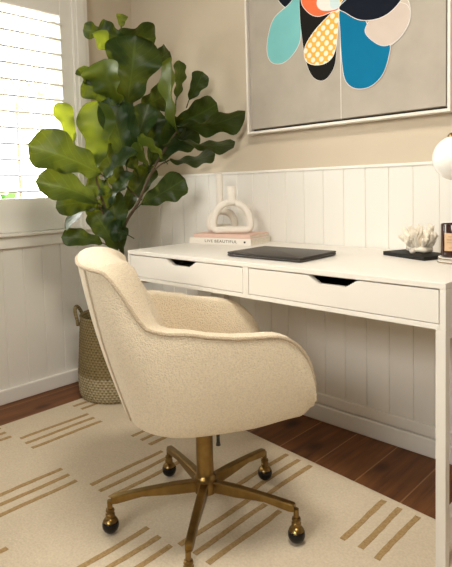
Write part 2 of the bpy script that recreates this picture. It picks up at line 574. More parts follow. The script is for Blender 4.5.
# ------------------------------------------------------------------ garden outside
bm = BM(); box(bm, (-16, -14, -.5), (XL - .2, 8, -.42)); struct(obj('ground', bm, M['garden_ground']))
def shrub(name, label, cat, loc, n, L, W, spread, m, seed, blob=None):
    rnd = random.Random(seed)
    t = thing(name, label, cat, loc)
    bm = BM()
    for i in range(n):
        a = rnd.uniform(0, 2 * PI); el = rnd.uniform(.25, 1.3)
        d = Vector((math.cos(a) * math.cos(el), math.sin(a) * math.cos(el), math.sin(el)))
        if blob:
            o = Vector((rnd.gauss(0, blob[0]), rnd.gauss(0, blob[0]), blob[1] + rnd.gauss(0, blob[2])))
        else:
            o = Vector((rnd.uniform(-.06, .06), rnd.uniform(-.06, .06), 1.22))
        s = d.cross(Vector((0, 0, 1))).normalized()
        l = L * rnd.uniform(.6, 1.1); w = W * rnd.uniform(.7, 1.2)
        P = []
        for k in range(5):
            q = k / 4
            c = o + d * (l * q) - Vector((0, 0, spread * l * q * q))
            ww = w * (math.sin(PI * min(1, q * .85 + .12)) + .05)
            P.append((bm.verts.new(c + s * ww), bm.verts.new(c - s * ww)))
        for x, y in zip(P[:-1], P[1:]): bm.faces.new((x[0], x[1], y[1], y[0]))
    obj('foliage', bm, m, t, True, recalc=False)
    bm = BM()
    h = 1.25 if not blob else blob[1]
    tube(bm, [(0, 0, 0), (.01, 0, h * .5), (0, .01, h)], [.05, .04, .03], 8)
    obj('stem', bm, M['stem'], t, True)
    return t
shrub('garden_plant', 'bright green strappy plant outside below the window slats', 'plant', (-1.95, -.20, -.42), 30, .55, .04, .5, M['garden_leaf'], 3)
shrub('garden_tree', 'pale leafy tree far outside, seen between the upper window slats', 'tree', (-11.5, 4.4, -.42), 420, .30, .05, .2, M['garden_tree'], 5, (1.1, 3.75, .30))
fn = thing('garden_fence', 'low pale fence outside, seen just above the shutter bottom rail', 'fence', (-5.0, 1.2, -.42))
bm = BM()
for i in range(14): box(bm, (-.012, -1.5 + i * .22, .05), (.012, -1.5 + i * .22 + .19, 1.28))
obj('fence_panel', bm, M['garden_fence'], fn)
for y in (-1.45, 0, 1.45):
    bm = BM(); box(bm, (-.06, y - .04, 0), (-.013, y + .04, 1.33), .004); obj('post', bm, M['garden_fence'], fn)
# ------------------------------------------------------------------ desk
D = thing('desk', 'white writing desk with two drawers standing against the panelled wall', 'desk', (0, 0, 0))
DW, DD, DH, DB = 1.32, .58, .76, .64
bm = BM(); box(bm, (0, -DD, DH - .016), (DW, -.006, DH), .002); obj('desktop', bm, M['desk'], D)
bm = BM()
T = DH - .016
box(bm, (0, -DD, DB), (.014, -.006, T), .001); box(bm, (DW - .016, -DD, DB), (DW, -.006, T), .001)
box(bm, (.645, -DD, DB + .012), (.668, -.02, T), .0008)
box(bm, (.014, -DD, DB), (DW - .016, -.006, DB + .014), .001)
box(bm, (.014, -.02, DB + .014), (DW - .016, -.006, T), .0008)
obj('desk_case', bm, M['desk'], D)
for (a, b, c) in ((.0165, .6425, .331), (.6705, 1.3015, .990)):
    z0, z1 = DB + .0165, T - .003
    bm = BM()
    prism(bm, [(a, z0), (b, z0), (b, z1), (c + .083, z1), (c + .046, z1 - .022), (c - .046, z1 - .022), (c - .083, z1), (a, z1)], 'y', -DD + .001, -DD + .019)
    dr = obj('drawer', bm, M['desk'], D)
    bm = BM()
    box(bm, (a + .008, -DD + .019, z0 + .002), (b - .008, -.05, z0 + .008))
    box(bm, (a + .008, -DD + .019, z0 + .008), (a + .018, -.05, z1 - .03)); box(bm, (b - .018, -DD + .019, z0 + .008), (b - .008, -.05, z1 - .03))
    box(bm, (a + .018, -.06, z0 + .008), (b - .018, -.05, z1 - .03))
    obj('drawer_tray', bm, M['desk_in'], dr)
LT = .026
for (x, y) in ((0, -DD), (0, -.032), (DW - LT, -DD), (DW - LT, -.032)):
    bm = BM(); box(bm, (x, y, .0113 if y == -DD else 0), (x + LT, y + LT, DB), .0015); obj('leg', bm, M['desk'], D)
for x in (0, DW - LT):
    bm = BM(); box(bm, (x + .001, -DD + LT, .075), (x + LT - .001, -.032, .142), .0015); obj('foot_rail', bm, M['desk'], D)
    bm = BM(); box(bm, (x + .001, -DD + LT, DB - .026), (x + LT - .001, -.032, DB), .0015)
    obj('side_rail', bm, M['desk'], D)

# ------------------------------------------------------------------ laptop
ZD = DH + .0005
lap = thing('laptop', 'closed dark grey laptop lying on the white desk', 'laptop', (.655, -.385, ZD), math.radians(1))
def rrect(w, d, r, n=6):
    P = []
    for cx, cy, a0 in ((w / 2 - r, d / 2 - r, 0), (-w / 2 + r, d / 2 - r, 90), (-w / 2 + r, -d / 2 + r, 180), (w / 2 - r, -d / 2 + r, 270)):
        for k in range(n + 1):
            a = math.radians(a0 + 90 * k / n)
            P.append((cx + r * math.cos(a), cy + r * math.sin(a)))
    return P
def slab(bm, w, d, r, z0, z1, e=.002, mi=0):
    rings = []
    for (ins, z) in ((e, z0), (0, z0 + e), (0, z1 - e), (e * .4, z1 - e * .3), (e, z1)):
        rings.append([(x, y, z) for x, y in rrect(w - 2 * ins, d - 2 * ins, max(r - ins, .0005))])
    ring_loft(bm, rings, True, True, True, mi)
bm = BM(); slab(bm, .325, .226, .010, .002, .0105, .003); soft(obj('laptop_base', bm, M['laptop'], lap))
bm = BM(); slab(bm, .325, .226, .010, .0112, .0165, .0015); soft(obj('laptop_lid', bm, M['laptop'], lap))
for x in (-.13, .13):
    for y in (-.09, .09):
        bm = BM(); lathe(bm, [(.006, 0), (.006, .0022)], 12, (x, y, 0)); obj('foot', bm, M['black'], lap)

# ------------------------------------------------------------------ books
BA = math.radians(11)
def book(name, label, w, d, h, loc, rz, cover, spine_txt=None, group=None):
    t = thing(name, label, 'book', loc, rz, group)
    c = .0025
    bm = BM()
    box(bm, (0, 0, 0), (w, d, c), .0006); box(bm, (0, 0, h - c), (w, d, h), .0006)
    box(bm, (0, 0, c), (w, c, h - c), .0006)
    obj('cover', bm, cover, t)
    bm = BM(); box(bm, (.003, c, c), (w - .003, d - .004, h - c)); obj('pages', bm, M['paper'], t)
    return t
b1 = book('book', 'white hardback book with a printed spine, lying under the pink book', .322, .185, .029, (.034, -.262, ZD), BA, M['white_cover'], group=None)
b2 = book('book', 'pink hardback book lying on top of the white book', .298, .170, .0155, (.050, -.252, ZD + .0295), BA, M['pink'])
def text_mesh(name, s, size, m, parent, loc, rot, ext=.0002, sx=1.0):
    cu = bpy.data.curves.new(name, 'FONT'); cu.body = s; cu.size = size; cu.extrude = ext
    cu.align_x = 'CENTER'; cu.align_y = 'CENTER'; cu.space_character = 1.1
    tmp = bpy.data.objects.new('tmp', cu); COL.objects.link(tmp)
    bpy.context.view_layer.update()
    me = bpy.data.meshes.new_from_object(tmp.evaluated_get(bpy.context.evaluated_depsgraph_get()))
    bpy.data.objects.remove(tmp); bpy.data.curves.remove(cu)
    me.name = name; me.materials.clear(); me.materials.append(m)
    o = bpy.data.objects.new(name, me); link(o, parent)
    o.location = loc; o.rotation_euler = rot; o.scale = (sx, 1, 1)
    return o
text_mesh('title', 'LIVE BEAUTIFUL', .017, M['ink'], b1, (.170, -.0004, .0145), (PI / 2, 0, 0), sx=1.3)['label'] = 'dark printed spine lettering'
text_mesh('author', '. . . . . . .', .009, M['ink'], b1, (.040, -.0004, .0145), (PI / 2, 0, 0))['label'] = 'fine spine print'
bm = BM(); box(bm, (.288, -.0006, .0105), (.297, 0, .0185)); obj('spine_mark', bm, M['ink'], b1)

# ------------------------------------------------------------------ vases
def arch_vase(name, label, loc, rz, W, H, thick, depth, neck_x, neck_h, neck_w, lean=0.0):
    t = thing(name, label, 'vase', loc, rz)
    # centre line of a rounded D: flat foot, arched top
    a, hh = W / 2 - thick / 2, H - thick
    P = []
    rc = .018
    n = 36
    for k in range(n + 1):                      # arch from right to left
        th = PI * k / n
        e = 2 / 2.25
        c_, s_ = math.cos(th), math.sin(th)
        x = a * math.copysign(abs(c_) ** e, c_); z = rc + (hh - rc) * abs(s_) ** e
        P.append(Vector((x, 0, z)))
    for k in range(1, 7):
        th = PI + PI / 2 * k / 6
        P.append(Vector((-a + rc + rc * math.cos(th), 0, rc + rc * math.sin(th))))
    for k in range(1, 9): P.append(Vector((-a + rc + (2 * a - 2 * rc) * k / 9, 0, 0)))
    for k in range(0, 6):
        th = 1.5 * PI + PI / 2 * k / 6
        P.append(Vector((a - rc + rc * math.cos(th), 0, rc + rc * math.sin(th))))
    bm = BM()
    m = len(P); rings = []
    for i in range(m):
        tg = (P[(i + 1) % m] - P[i - 1]).normalized()
        nrm = Vector((tg.z, 0, -tg.x))
        ring = []
        for k in range(16):
            q = 2 * PI * k / 16
            ce, se = math.cos(q), math.sin(q)
            u = math.copysign(abs(ce) ** .75, ce) * thick / 2; v = math.copysign(abs(se) ** .75, se) * depth / 2
            ring.append(P[i] + nrm * u + Vector((0, v, 0)) + Vector((0, 0, thick / 2)))
        rings.append(ring)
    R = [[bm.verts.new(p) for p in r] for r in rings]
    for i in range(m):
        A, B = R[i], R[(i + 1) % m]
        for k in range(16): bm.faces.new((A[k], A[(k + 1) % 16], B[(k + 1) % 16], B[k]))
    body = obj('vase_body', bm, M['ceramic'], t, True)
    bm = BM()
    z0 = H - thick * .7
    rr = neck_w / 2
    prof = [(rr * 1.55, z0), (rr * 1.2, z0 + .014), (rr * 1.02, z0 + .024), (rr, z0 + .6 * neck_h), (rr, H + neck_h - .002), (rr * .93, H + neck_h), (rr * .72, H + neck_h - .001), (rr * .66, H + neck_h - .02), (0, H + neck_h - .021)]
    lathe(bm, prof, 24, (neck_x, 0, 0))
    obj('vase_neck', bm, M['ceramic'], t, True)
    return t
VZ = ZD + .0295 + .0158
arch_vase('vase', 'white arch vase with a wide ring and short neck, in front on the pink book', (.205, -.158, VZ), math.radians(36), .197, .152, .031, .044, 0, .058, .040)
arch_vase('vase', 'white ceramic vase with a long thin neck, standing behind the arch vase', (.098, -.112, VZ), math.radians(36), .150, .112, .034, .042, -.008, .155, .033)

# ------------------------------------------------------------------ tray, coral, shell, candle
TA = math.radians(-21)
tr = thing('tray', 'flat black slate tray holding the coral', 'tray', (1.050, -.150, ZD), TA)
bm = BM(); slab(bm, .192, .120, .004, 0, .013, .0015); soft(obj('tray_slab', bm, M['dark_tray'], tr))
co = thing('coral', 'branching piece of white coral on the black tray', 'coral', (1.05, -.125, ZD + .0135), TA)
bm = BM(); rnd = random.Random(11)
def branch(p, d, L, r, lvl):
    d = d.normalized()
    pts = [p]; q = p.copy(); dd = d.copy()
    for k in range(4):
        dd = (dd + Vector((rnd.uniform(-.25, .25), rnd.uniform(-.25, .25), rnd.uniform(0, .18)))).normalized()
        q = q + dd * (L / 4); pts.append(q.copy())
    tube(bm, pts, [r, r * .97, r * .93, r * .88, r * .55], 7)
    if lvl > 0:
        for k in range(rnd.choice((2, 3, 3))):
            nd = dd + Vector((rnd.uniform(-.8, .8), rnd.uniform(-.8, .8), rnd.uniform(-.1, .6)))
            branch(pts[rnd.choice((2, 3, 3))], nd, L * rnd.uniform(.5, .75), r * .80, lvl - 1)
for i in range(22):
    a = 2 * PI * i / 22 + rnd.uniform(-.2, .2)
    d = Vector((math.cos(a) * 1.15, math.sin(a) * .6, rnd.uniform(.35, 1.3)))
    branch(Vector((math.cos(a) * .018, math.sin(a) * .012, .010)), d, .034, .0070, 2)
box(bm, (-.034, -.020, 0), (.034, .020, .014), .006)
zmax = max(v.co.z for v in bm.verts); zmin = min(v.co.z for v in bm.verts); xm = max(abs(v.co.x) for v in bm.verts)
for v in bm.verts:
    v.co.z = max(v.co.z, .0005); v.co.z *= .100 / zmax; v.co.x *= .080 / xm; v.co.y = max(-.052, min(.052, v.co.y))
tag(co, None)
obj('coral_branches', bm, M['coral'], co, True)
bm = BM(); bmesh.ops.create_uvsphere(bm, u_segments=20, v_segments=14, radius=.0095)
for v in bm.verts: v.co.z = v.co.z * .9 + .0086
tag(obj('shell', bm, M['shell'], None, True, (1.056, -.190, ZD + .0133)), 'small round pale shell on the black tray in front of the coral', 'shell')
cx, cy = 1.207, -.232
for i, (z, dx) in enumerate(((ZD, .0), (ZD + .0105, .003))):
    c = thing('coaster', ('round white marble coaster lying on the desk under the other one', 'round white marble coaster directly under the candle')[i], 'coaster', (cx + dx, cy, z), 0, None)
    bm = BM(); lathe(bm, [(.046, 0), (.0480, .0015), (.0480, .0080), (.0465, .0098), (0, .0100)], 40); soft(obj('coaster_disc', bm, M['marble'], c))
    bm = BM(); lathe(bm, [(.0478, .0032), (.0486, .0036), (.0486, .0062), (.0478, .0066)], 40); obj('gilt_edge', bm, M['brass'], c, True)
can = thing('candle', 'dark amber jar candle with a tan label on the marble coasters', 'candle', (cx + .003, cy, ZD + .021), 0)
bm = BM()
lathe(bm, [(.036, 0), (.0405, .003), (.0405, .098), (.0395, .1005), (.0375, .1005), (.037, .072), (0, .072)], 40)
soft(obj('jar', bm, M['amber'], can))
bm = BM()
for a0, a1, z0, z1, mi, r in ((-158, -60, .020, .074, 0, .0408), (-142, -76, .062, .065, 1, .0410), (-146, -72, .052, .056, 1, .0410), (-146, -72, .044, .047, 1, .0410), (-138, -80, .028, .031, 1, .0410)):
    a0 += 44; a1 += 44
    A = []
    for k in range(17):
        a = math.radians(a0 + (a1 - a0) * k / 16)
        A.append((bm.verts.new((r * math.cos(a), r * math.sin(a), z0)), bm.verts.new((r * math.cos(a), r * math.sin(a), z1))))
    for p, q in zip(A[:-1], A[1:]): bm.faces.new((p[0], q[0], q[1], p[1])).material_index = mi
obj('jar_label', bm, [M['kraft'], M['label_ink']], can, True)['label'] = 'tan paper label'
bm = BM(); lathe(bm, [(.0366, .0715), (.0366, .073), (0, .073)], 24); w_ = obj('wax', bm, M['marble'], can)

# ------------------------------------------------------------------ globe lamp
GL = thing('table_lamp', 'table lamp with a white glass globe hanging from a brass arm', 'lamp', (1.275, -.20, ZD))
gx, gy, gz = -.036, -.10, 1.079 - ZD
bm = BM(); lathe(bm, [(.038, 0), (.040, .003), (.040, .016), (.037, .019), (0, .019)], 32); soft(obj('lamp_base', bm, M['marble'], GL))
bm = BM()
tube(bm, smooth_path([(0, 0, .018), (0, 0, .25), (0, 0, .38), (-.006, -.015, .425), (-.021, -.050, .445), (-.036, -.086, .432), (gx, gy, .40), (gx, gy, gz + .070)], 6), .0055, 10)
obj('lamp_arm', bm, M['brass'], GL, True)
bm = BM(); lathe(bm, [(.024, .0585), (.0235, .066), (.018, .072), (.008, .076), (0, .076)], 24, (gx, gy, gz)); soft(obj('lamp_cap', bm, M['brass'], GL))
bm = BM(); bmesh.ops.create_uvsphere(bm, u_segments=40, v_segments=24, radius=.0655, matrix=Matrix.Translation((gx, gy, gz))); obj('globe', bm, M['opal'], GL, True)

# ------------------------------------------------------------------ picture
PC = thing('wall_picture', 'large framed abstract painting of colourful petals on a beige ground', 'picture', (.66, .006, 1.25))
PW, PH = .92, .92
bm = BM(); f = .0105
for (a, b, c, d) in ((-PW / 2, -PW / 2 + f, 0, PH), (PW / 2 - f, PW / 2, 0, PH), (-PW / 2 + f, PW / 2 - f, 0, f), (-PW / 2 + f, PW / 2 - f, PH - f, PH)):
    box(bm, (a, -.042, c), (b, .003, d), .0012)
obj('picture_frame', bm, M['frame'], PC)
bm = BM(); box(bm, (-PW / 2 + f, -.004, f), (PW / 2 - f, .003, PH - f)); obj('backing', bm, M['gap'], PC)
CAN = [M['canvas'], M['p_teal'], M['p_coral'], M['p_white'], M['p_black'], M['lattice'], M['p_navy'], M['p_blue'], M['p_blush'], M['p_ice']]
bm = BM(); box(bm, (-PW / 2 + f + .008, -.034, f + .010), (PW / 2 - f - .008, -.004, PH - f - .008), .002)
cnt = [0]
def petal(ctrl, mi, outline=.0025):
    """closed smooth outline through (x, z) wall coordinates, painted on the canvas with a thin pale edge"""
    n = len(ctrl); P = []
    for i in range(n):
        p0, p1, p2, p3 = [Vector(ctrl[(i + j - 1) % n]) for j in range(4)]
        for k in range(8):
            t = k / 8
            P.append(.5 * ((2 * p1) + (p2 - p0) * t + (2 * p0 - 5 * p1 + 4 * p2 - p3) * t * t + (3 * p1 - p0 - 3 * p2 + p3) * t ** 3))
    P = [p - Vector((.66, 1.25)) for p in P]
    y = -.0342 - .00035 * cnt[0]; cnt[0] += 1
    area = sum(P[i].x * P[(i + 1) % len(P)].y - P[(i + 1) % len(P)].x * P[i].y for i in range(len(P)))
    sg = 1 if area > 0 else -1
    m = len(P); Q = []
    for i in range(m):
        tg = (P[(i + 1) % m] - P[i - 1]); tg = tg.normalized() if tg.length > 1e-9 else Vector((1, 0))
        Q.append(P[i] + Vector((tg.y, -tg.x)) * sg * outline)
    if outline:
        prism(bm, [(q.x, q.y) for q in Q], 'y', y, y + .0002, 3)
    prism(bm, [(p.x, p.y) for p in P], 'y', y - .00015, y + .0001, mi)
# petals above the frame edge of the view
petal([(.685, 1.70), (.62, 1.80), (.60, 1.90), (.66, 1.97), (.74, 1.93), (.74, 1.80)], 5)
petal([(.69, 1.70), (.78, 1.80), (.88, 1.90), (.96, 1.88), (.95, 1.79), (.82, 1.73)], 7)
petal([(.68, 1.70), (.56, 1.80), (.44, 1.90), (.37, 1.86), (.42, 1.77), (.55, 1.72)], 6)
petal([(.500, 1.80), (.44, 1.77), (.365, 1.735), (.331, 1.67), (.322, 1.60), (.345, 1.552), (.400, 1.537), (.455, 1.560), (.497, 1.612), (.503, 1.70)], 1)
petal([(.505, 1.79), (.56, 1.76), (.64, 1.70), (.672, 1.62), (.668, 1.50), (.640, 1.448), (.600, 1.432), (.555, 1.460), (.525, 1.53), (.508, 1.63), (.500, 1.72)], 4, .0012)
petal([(.683, 1.695), (.620, 1.668), (.560, 1.625), (.522, 1.575), (.528, 1.525), (.575, 1.500), (.630, 1.502), (.664, 1.535), (.678, 1.61)], 5)
petal([(.686, 1.700), (.645, 1.692), (.590, 1.690), (.545, 1.715), (.510, 1.765), (.520, 1.83), (.60, 1.84), (.66, 1.77)], 2)
petal([(.688, 1.703), (.640, 1.700), (.600, 1.715), (.585, 1.745), (.610, 1.79), (.66, 1.79), (.685, 1.75)], 3, .001)
petal([(.689, 1.702), (.665, 1.700), (.648, 1.715), (.650, 1.75), (.672, 1.77), (.69, 1.74)], 9, 0)
petal([(.850, 1.63), (.800, 1.56), (.830, 1.535), (.885, 1.512), (.940, 1.535), (.975, 1.59), (.965, 1.66), (.90, 1.69)], 8)
petal([(.697, 1.697), (.693, 1.60), (.700, 1.48), (.716, 1.412), (.760, 1.378), (.820, 1.378), (.868, 1.412), (.893, 1.470), (.896, 1.520), (.845, 1.555), (.805, 1.615), (.790, 1.665)], 7)
petal([(.850, 1.645), (.800, 1.590), (.835, 1.540), (.885, 1.515), (.940, 1.537), (.974, 1.59), (.966, 1.64), (.91, 1.66)], 8, .0015)
petal([(.692, 1.703), (.720, 1.672), (.780, 1.632), (.855, 1.620), (.915, 1.640), (.962, 1.690), (.965, 1.740), (.90, 1.765), (.79, 1.745)], 6)
box(bm, (.690 - .66 - .0012, -.0347, f + .007), (.690 - .66 + .0012, -.0341, .455), 0, 1, 3)
obj('canvas', bm, CAN, PC)
# ------------------------------------------------------------------ rug
ru = BM()
RA = -.055
slab_pts = None
ox, oy = -.44, -.232
def rug_pt(x, y): return x, y
# quad outline: back edge runs slightly towards the viewer on the right
bk = lambda x: -.235 - .085 * (x + .44)
P0 = []
ring = []
NX = 40
for (ins, z) in ((0, .0005), (0, .008), (.006, .011)):
    r = []
    for i in range(NX + 1):
        x = -.44 + ins + (3.0 - 2 * ins) * i / NX
        r.append((x, bk(x) - ins, z))
    for i in range(NX + 1):
        x = 2.56 - ins - (3.0 - 2 * ins) * i / NX
        r.append((x, -2.75 + ins, z))
    ring.append(r)
ring_loft(ru, ring, True, True, False)
top = [v for v in ru.verts if abs(v.co.z - .011) < 1e-6]
ru.verts.ensure_lookup_table()
# top surface as strips between back edge and front edge
n = NX + 1
base = len(ring) * 2 * n - 2 * n
for i in range(NX):
    a, b = ru.verts[base + i], ru.verts[base + i + 1]
    c, d = ru.verts[base + 2 * n - 2 - i], ru.verts[base + 2 * n - 1 - i]
    ru.faces.new((a, b, c, d))
rr = random.Random(4)
def stripe(x, y0, y1, w=.0178):
    seg = 14
    L, R = [], []
    ph = rr.uniform(0, 9)
    for k in range(seg + 1):
        y = y0 + (y1 - y0) * k / seg
        wob = .0016 * math.sin(ph + 9 * y * 2) + rr.uniform(-.0006, .0006)
        ww = w / 2 * rr.uniform(.9, 1.05)
        L.append((x + wob - ww, y)); R.append((x + wob + ww, y))
    prism(ru, L + R[::-1], 'z', .0100, .0124, 1)
rows = [(-.645, -.335, [-.375, .135, .700, 1.110]), (-.965, -.655, [-.195, .325, .785, 1.30]), (-1.29, -.975, [-.355, .150, .655, 1.16]),
        (-1.61, -1.30, [-.195, .318, .83, 1.34]), (-1.93, -1.62, [-.355, .150, .655, 1.16]), (-2.25, -1.94, [-.195, .318, .83, 1.34])]
for y0, y1, xs in rows:
    for xc in xs + [1.66, 2.12]:
        for k in (-1, 0, 1):
            x = xc + k * .056
            if x < -.425: continue
            e = rr.uniform(-.006, .006)
            stripe(x, y0 + e, min(y1 + rr.uniform(-.006, .006), bk(x) - .03))
tag(obj('rug', ru, [M['rug'], M['stripe']], None), 'large cream rug with broken groups of ochre stripes on the wooden floor', 'rug')

# ------------------------------------------------------------------ office chair
TH = math.radians(59.5)
CH = thing('office_chair', 'cream boucle swivel armchair with brass star base on the rug', 'chair', (.70, -.83, .0128), TH)
Z0 = .0128
ZB = .392 - Z0
NS = 3.0
def bz(z): return .232 + .113 * max(0, (z - ZB)) / .43
def wz(z): return .272 + .022 * min(1, max(0, (z - ZB) / .24))
def sm(a, b, x):
    t = min(1, max(0, (x - a) / (b - a))); return t * t * (3 - 2 * t)
S_FRONT = .239; S_FAR = .272
# path stations: ('arm', side, s) or ('back', angle) running from near arm front round the back to far arm front
ST = []
fr_s = [S_FRONT - (1 - math.cos(PI / 2 * k / 12)) * (S_FRONT - .06) for k in range(13)]
fr_s += [.06 - .06 * k / 4 for k in range(1, 4)]
for s in fr_s: ST.append(('arm', -1, s))
for k in range(0, 49): ST.append(('back', 0, -PI / 2 + PI * k / 48))
for s in reversed(fr_s): ST.append(('arm', 1, s * S_FAR / S_FRONT if s > 0 else s))
def plan(st, z):
    if st[0] == 'arm':
        # arms draw in a touch towards the front
        w = wz(z) - .010 * (st[2] / S_FRONT) ** 2
        return Vector((st[2], st[1] * w))
    a = st[2]; e = 2 / NS
    return Vector((-bz(z) * abs(math.cos(a)) ** e, math.copysign(wz(z) * abs(math.sin(a)) ** e, a)))
def zt(st):
    if st[0] == 'arm':
        s = st[2]
        z = .644 - (.008 if st[1] < 0 else .022) * sm(-.05, .12, s)
        k0 = .10 if st[1] < 0 else .085
        SF = S_FRONT if st[1] < 0 else S_FAR
        q = min(1, max(0, (s - k0) / (SF - k0)))
        z = .462 + (z - .462) * max(0, 1 - q ** 2.3) ** .5
        return z - Z0
    p = plan(st, .62)
    return .644 + .020 * sm(.0, .12, -p.x) + .010 * sm(.13, .19, -p.x) + .137 * sm(.178, .252, -p.x) + .012 * sm(.21, .33, -p.x) - Z0
def zb(st):
    if st[0] == 'arm': return ZB + .012 * sm(.05, .2, st[2]) + .022 * sm(.20, S_FRONT, st[2])
    return ZB
def gback(st):
    if st[0] == 'arm': return 0.0
    return sm(.08, .26, -plan(st, .62).x)
def normal(i, z):
    a = plan(ST[max(i - 1, 0)], z); b = plan(ST[min(i + 1, len(ST) - 1)], z)
    t = (b - a).normalized()
    n = Vector((-t.y, t.x))
    p = plan(ST[i], z)
    if n.dot(p - Vector((.03, 0))) < 0: n = -n
    return n
shell_rings, pad_rings, pipe = [], [], []
for i, st in enumerate(ST):
    top, bot = zt(st), zb(st)
    h = max(top - bot, .012)
    outer = []
    # underside roll then outer face
    for (ins, dz) in ((.075, .006), (.040, .001), (.013, .002), (.004, .008), (0, .020)):
        dz = min(dz, h * .5)
        z = bot + dz
        p = plan(st, z) - normal(i, z) * ins
        outer.append(Vector((p.x, p.y, z)))
    for k in range(1, 9):
        z = bot + min(.020, h * .5) + (top - bot - min(.020, h * .5)) * k / 8
        bul = .010 * math.sin(PI * k / 8)
        p = plan(st, z) + normal(i, z) * bul
        outer.append(Vector((p.x, p.y, z)))
    shell_rings.append(outer)
    g = gback(st)
    pipe.append(outer[-1] + Vector((0, 0, .001)))
    t = .050 + .070 * g
    rise = .009 + .028 * (0 if st[0] == 'arm' else sm(.17, .33, -plan(st, .62).x))
    rise = min(rise, h * .4)
    pad = []
    n_t = normal(i, top); pt = plan(st, top)
    tf = min(1.0, h / .10) if st[0] == 'arm' else 1
    tt = t * (.55 + .45 * tf)
    # rim from the piping over to the inner face
    for k in range(0, 9):
        q = PI * k / 8
        d = tt / 2 * (1 - math.cos(q))
        zz = top + rise * math.sin(q) ** .8 - (.004 + .012 * g) * (k / 8)
        p = pt - n_t * (d + .001)
        pad.append(Vector((p.x, p.y, zz)))
    zin = min(.455 - Z0, top - .004)
    zi0 = pad[-1].z
    for k in range(1, 9):
        f = k / 8
        z = zi0 + (zin - zi0) * f
        d = tt + (.016 + .030 * g) * math.sin(PI * f * .8) ** 1.0
        zz = max(z, bot)
        p = plan(st, zz) - normal(i, zz) * d
        pad.append(Vector((p.x, p.y, z)))
    pad_rings.append(pad)
bm = BM()
ring_loft(bm, shell_rings, close_u=False)
def cap(bm, pts):
    vs = [bm.verts.new(p) for p in pts]
    c = bm.verts.new(sum(pts, Vector()) / len(pts))
    for a, b in zip(vs, vs[1:] + vs[:1]): bm.faces.new((a, b, c))
for r, q in ((shell_rings[0], pad_rings[0]), (shell_rings[-1], pad_rings[-1])):
    cap(bm, r + q)
bmesh.ops.remove_doubles(bm, verts=bm.verts, dist=.0006)
sh = obj('outer_shell', bm, M['boucle'], CH, True)
bm = BM(); ring_loft(bm, pad_rings, close_u=False)
obj('inner_padding', bm, M['boucle'], CH, True)
bm = BM(); tube(bm, pipe, .0048, 8); obj('piping', bm, M['piping'], CH, True)
# seam at the rear edges of the back
for sgn in (-1, 1):
    k0 = min(range(len(ST)), key=lambda i: abs((ST[i][2] if ST[i][0] == 'back' else 9) - sgn * .42))
    bm = BM(); tube(bm, [p + Vector((-.0005, 0, 0)) for p in shell_rings[k0][4:]], .0032, 6)
    obj('back_seam', bm, M['piping'], CH, True)
# seat pan and cushion
def sup(w, b, f, n=44, e=2 / 3.2):
    P = []
    for k in range(n):
        a = 2 * PI * k / n
        c, s = math.cos(a), math.sin(a)
        x = math.copysign(abs(c) ** e, c); y = math.copysign(abs(s) ** e, s)
        P.append((x * f if x > 0 else x * b, y * w))
    return P
bm = BM()
ring_loft(bm, [[(x, y, z - Z0) for x, y in sup(w, b, f)] for (w, b, f, z) in ((.19, .16, .17, .4105), (.22, .18, .200, .4110), (.232, .19, .212, .420), (.232, .19, .215, .455))], True, True, True)
obj('seat_base', bm, M['boucle'], CH, True)
bm = BM()
ring_loft(bm, [[(x, y, z - Z0) for x, y in sup(w, b, f)] for (w, b, f, z) in ((.21, .15, .205, .4555), (.222, .16, .232, .462), (.226, .165, .240, .478), (.222, .16, .236, .494), (.20, .145, .215, .505), (.14, .10, .15, .511), (.05, .04, .05, .513))], True, True, True)
obj('seat_cushion', bm, M['boucle'], CH, True)
# brass base
bm = BM()
lathe(bm, [(.030, .088), (.034, .090), (.034, .132), (.030, .138), (.0265, .142), (.0255, .150), (.0255, .392), (0, .392)], 32)
soft(obj('column', bm, M['brass'], CH))
bm = BM(); slab(bm, .16, .14, .012, .380, .3970, .004); soft(obj('tilt_plate', bm, M['black'], CH), 30)
lv = BM(); tube(lv, smooth_path([(.03, -.060, .386), (.028, -.105, .382), (.014, -.120, .345), (.012, -.121, .284)], 5), [.005] * 15 + [.007], 8)
obj('lever', lv, M['black'], CH, True)['label'] = 'black height lever'
def arm_bm():
    bm = BM()
    secs = [(.026, .126, .034, .0125), (.10, .1255, .032, .0118), (.19, .120, .020, .0110), (.262, .1135, .0245, .0105), (.2745, .1120, .0225, .0100), (.2790, .110, .019, .0085)]
    rings = []
    for r, ztp, h, hw in secs:
        b = .0028
        rings.append([(r, -hw, ztp - h + b), (r, -hw + b, ztp - h), (r, hw - b, ztp - h), (r, hw, ztp - h + b), (r, hw, ztp - b), (r, hw - b, ztp), (r, -hw + b, ztp), (r, -hw, ztp - b)])
    ring_loft(bm, rings, True, True, True)
    return bm
arm0 = None
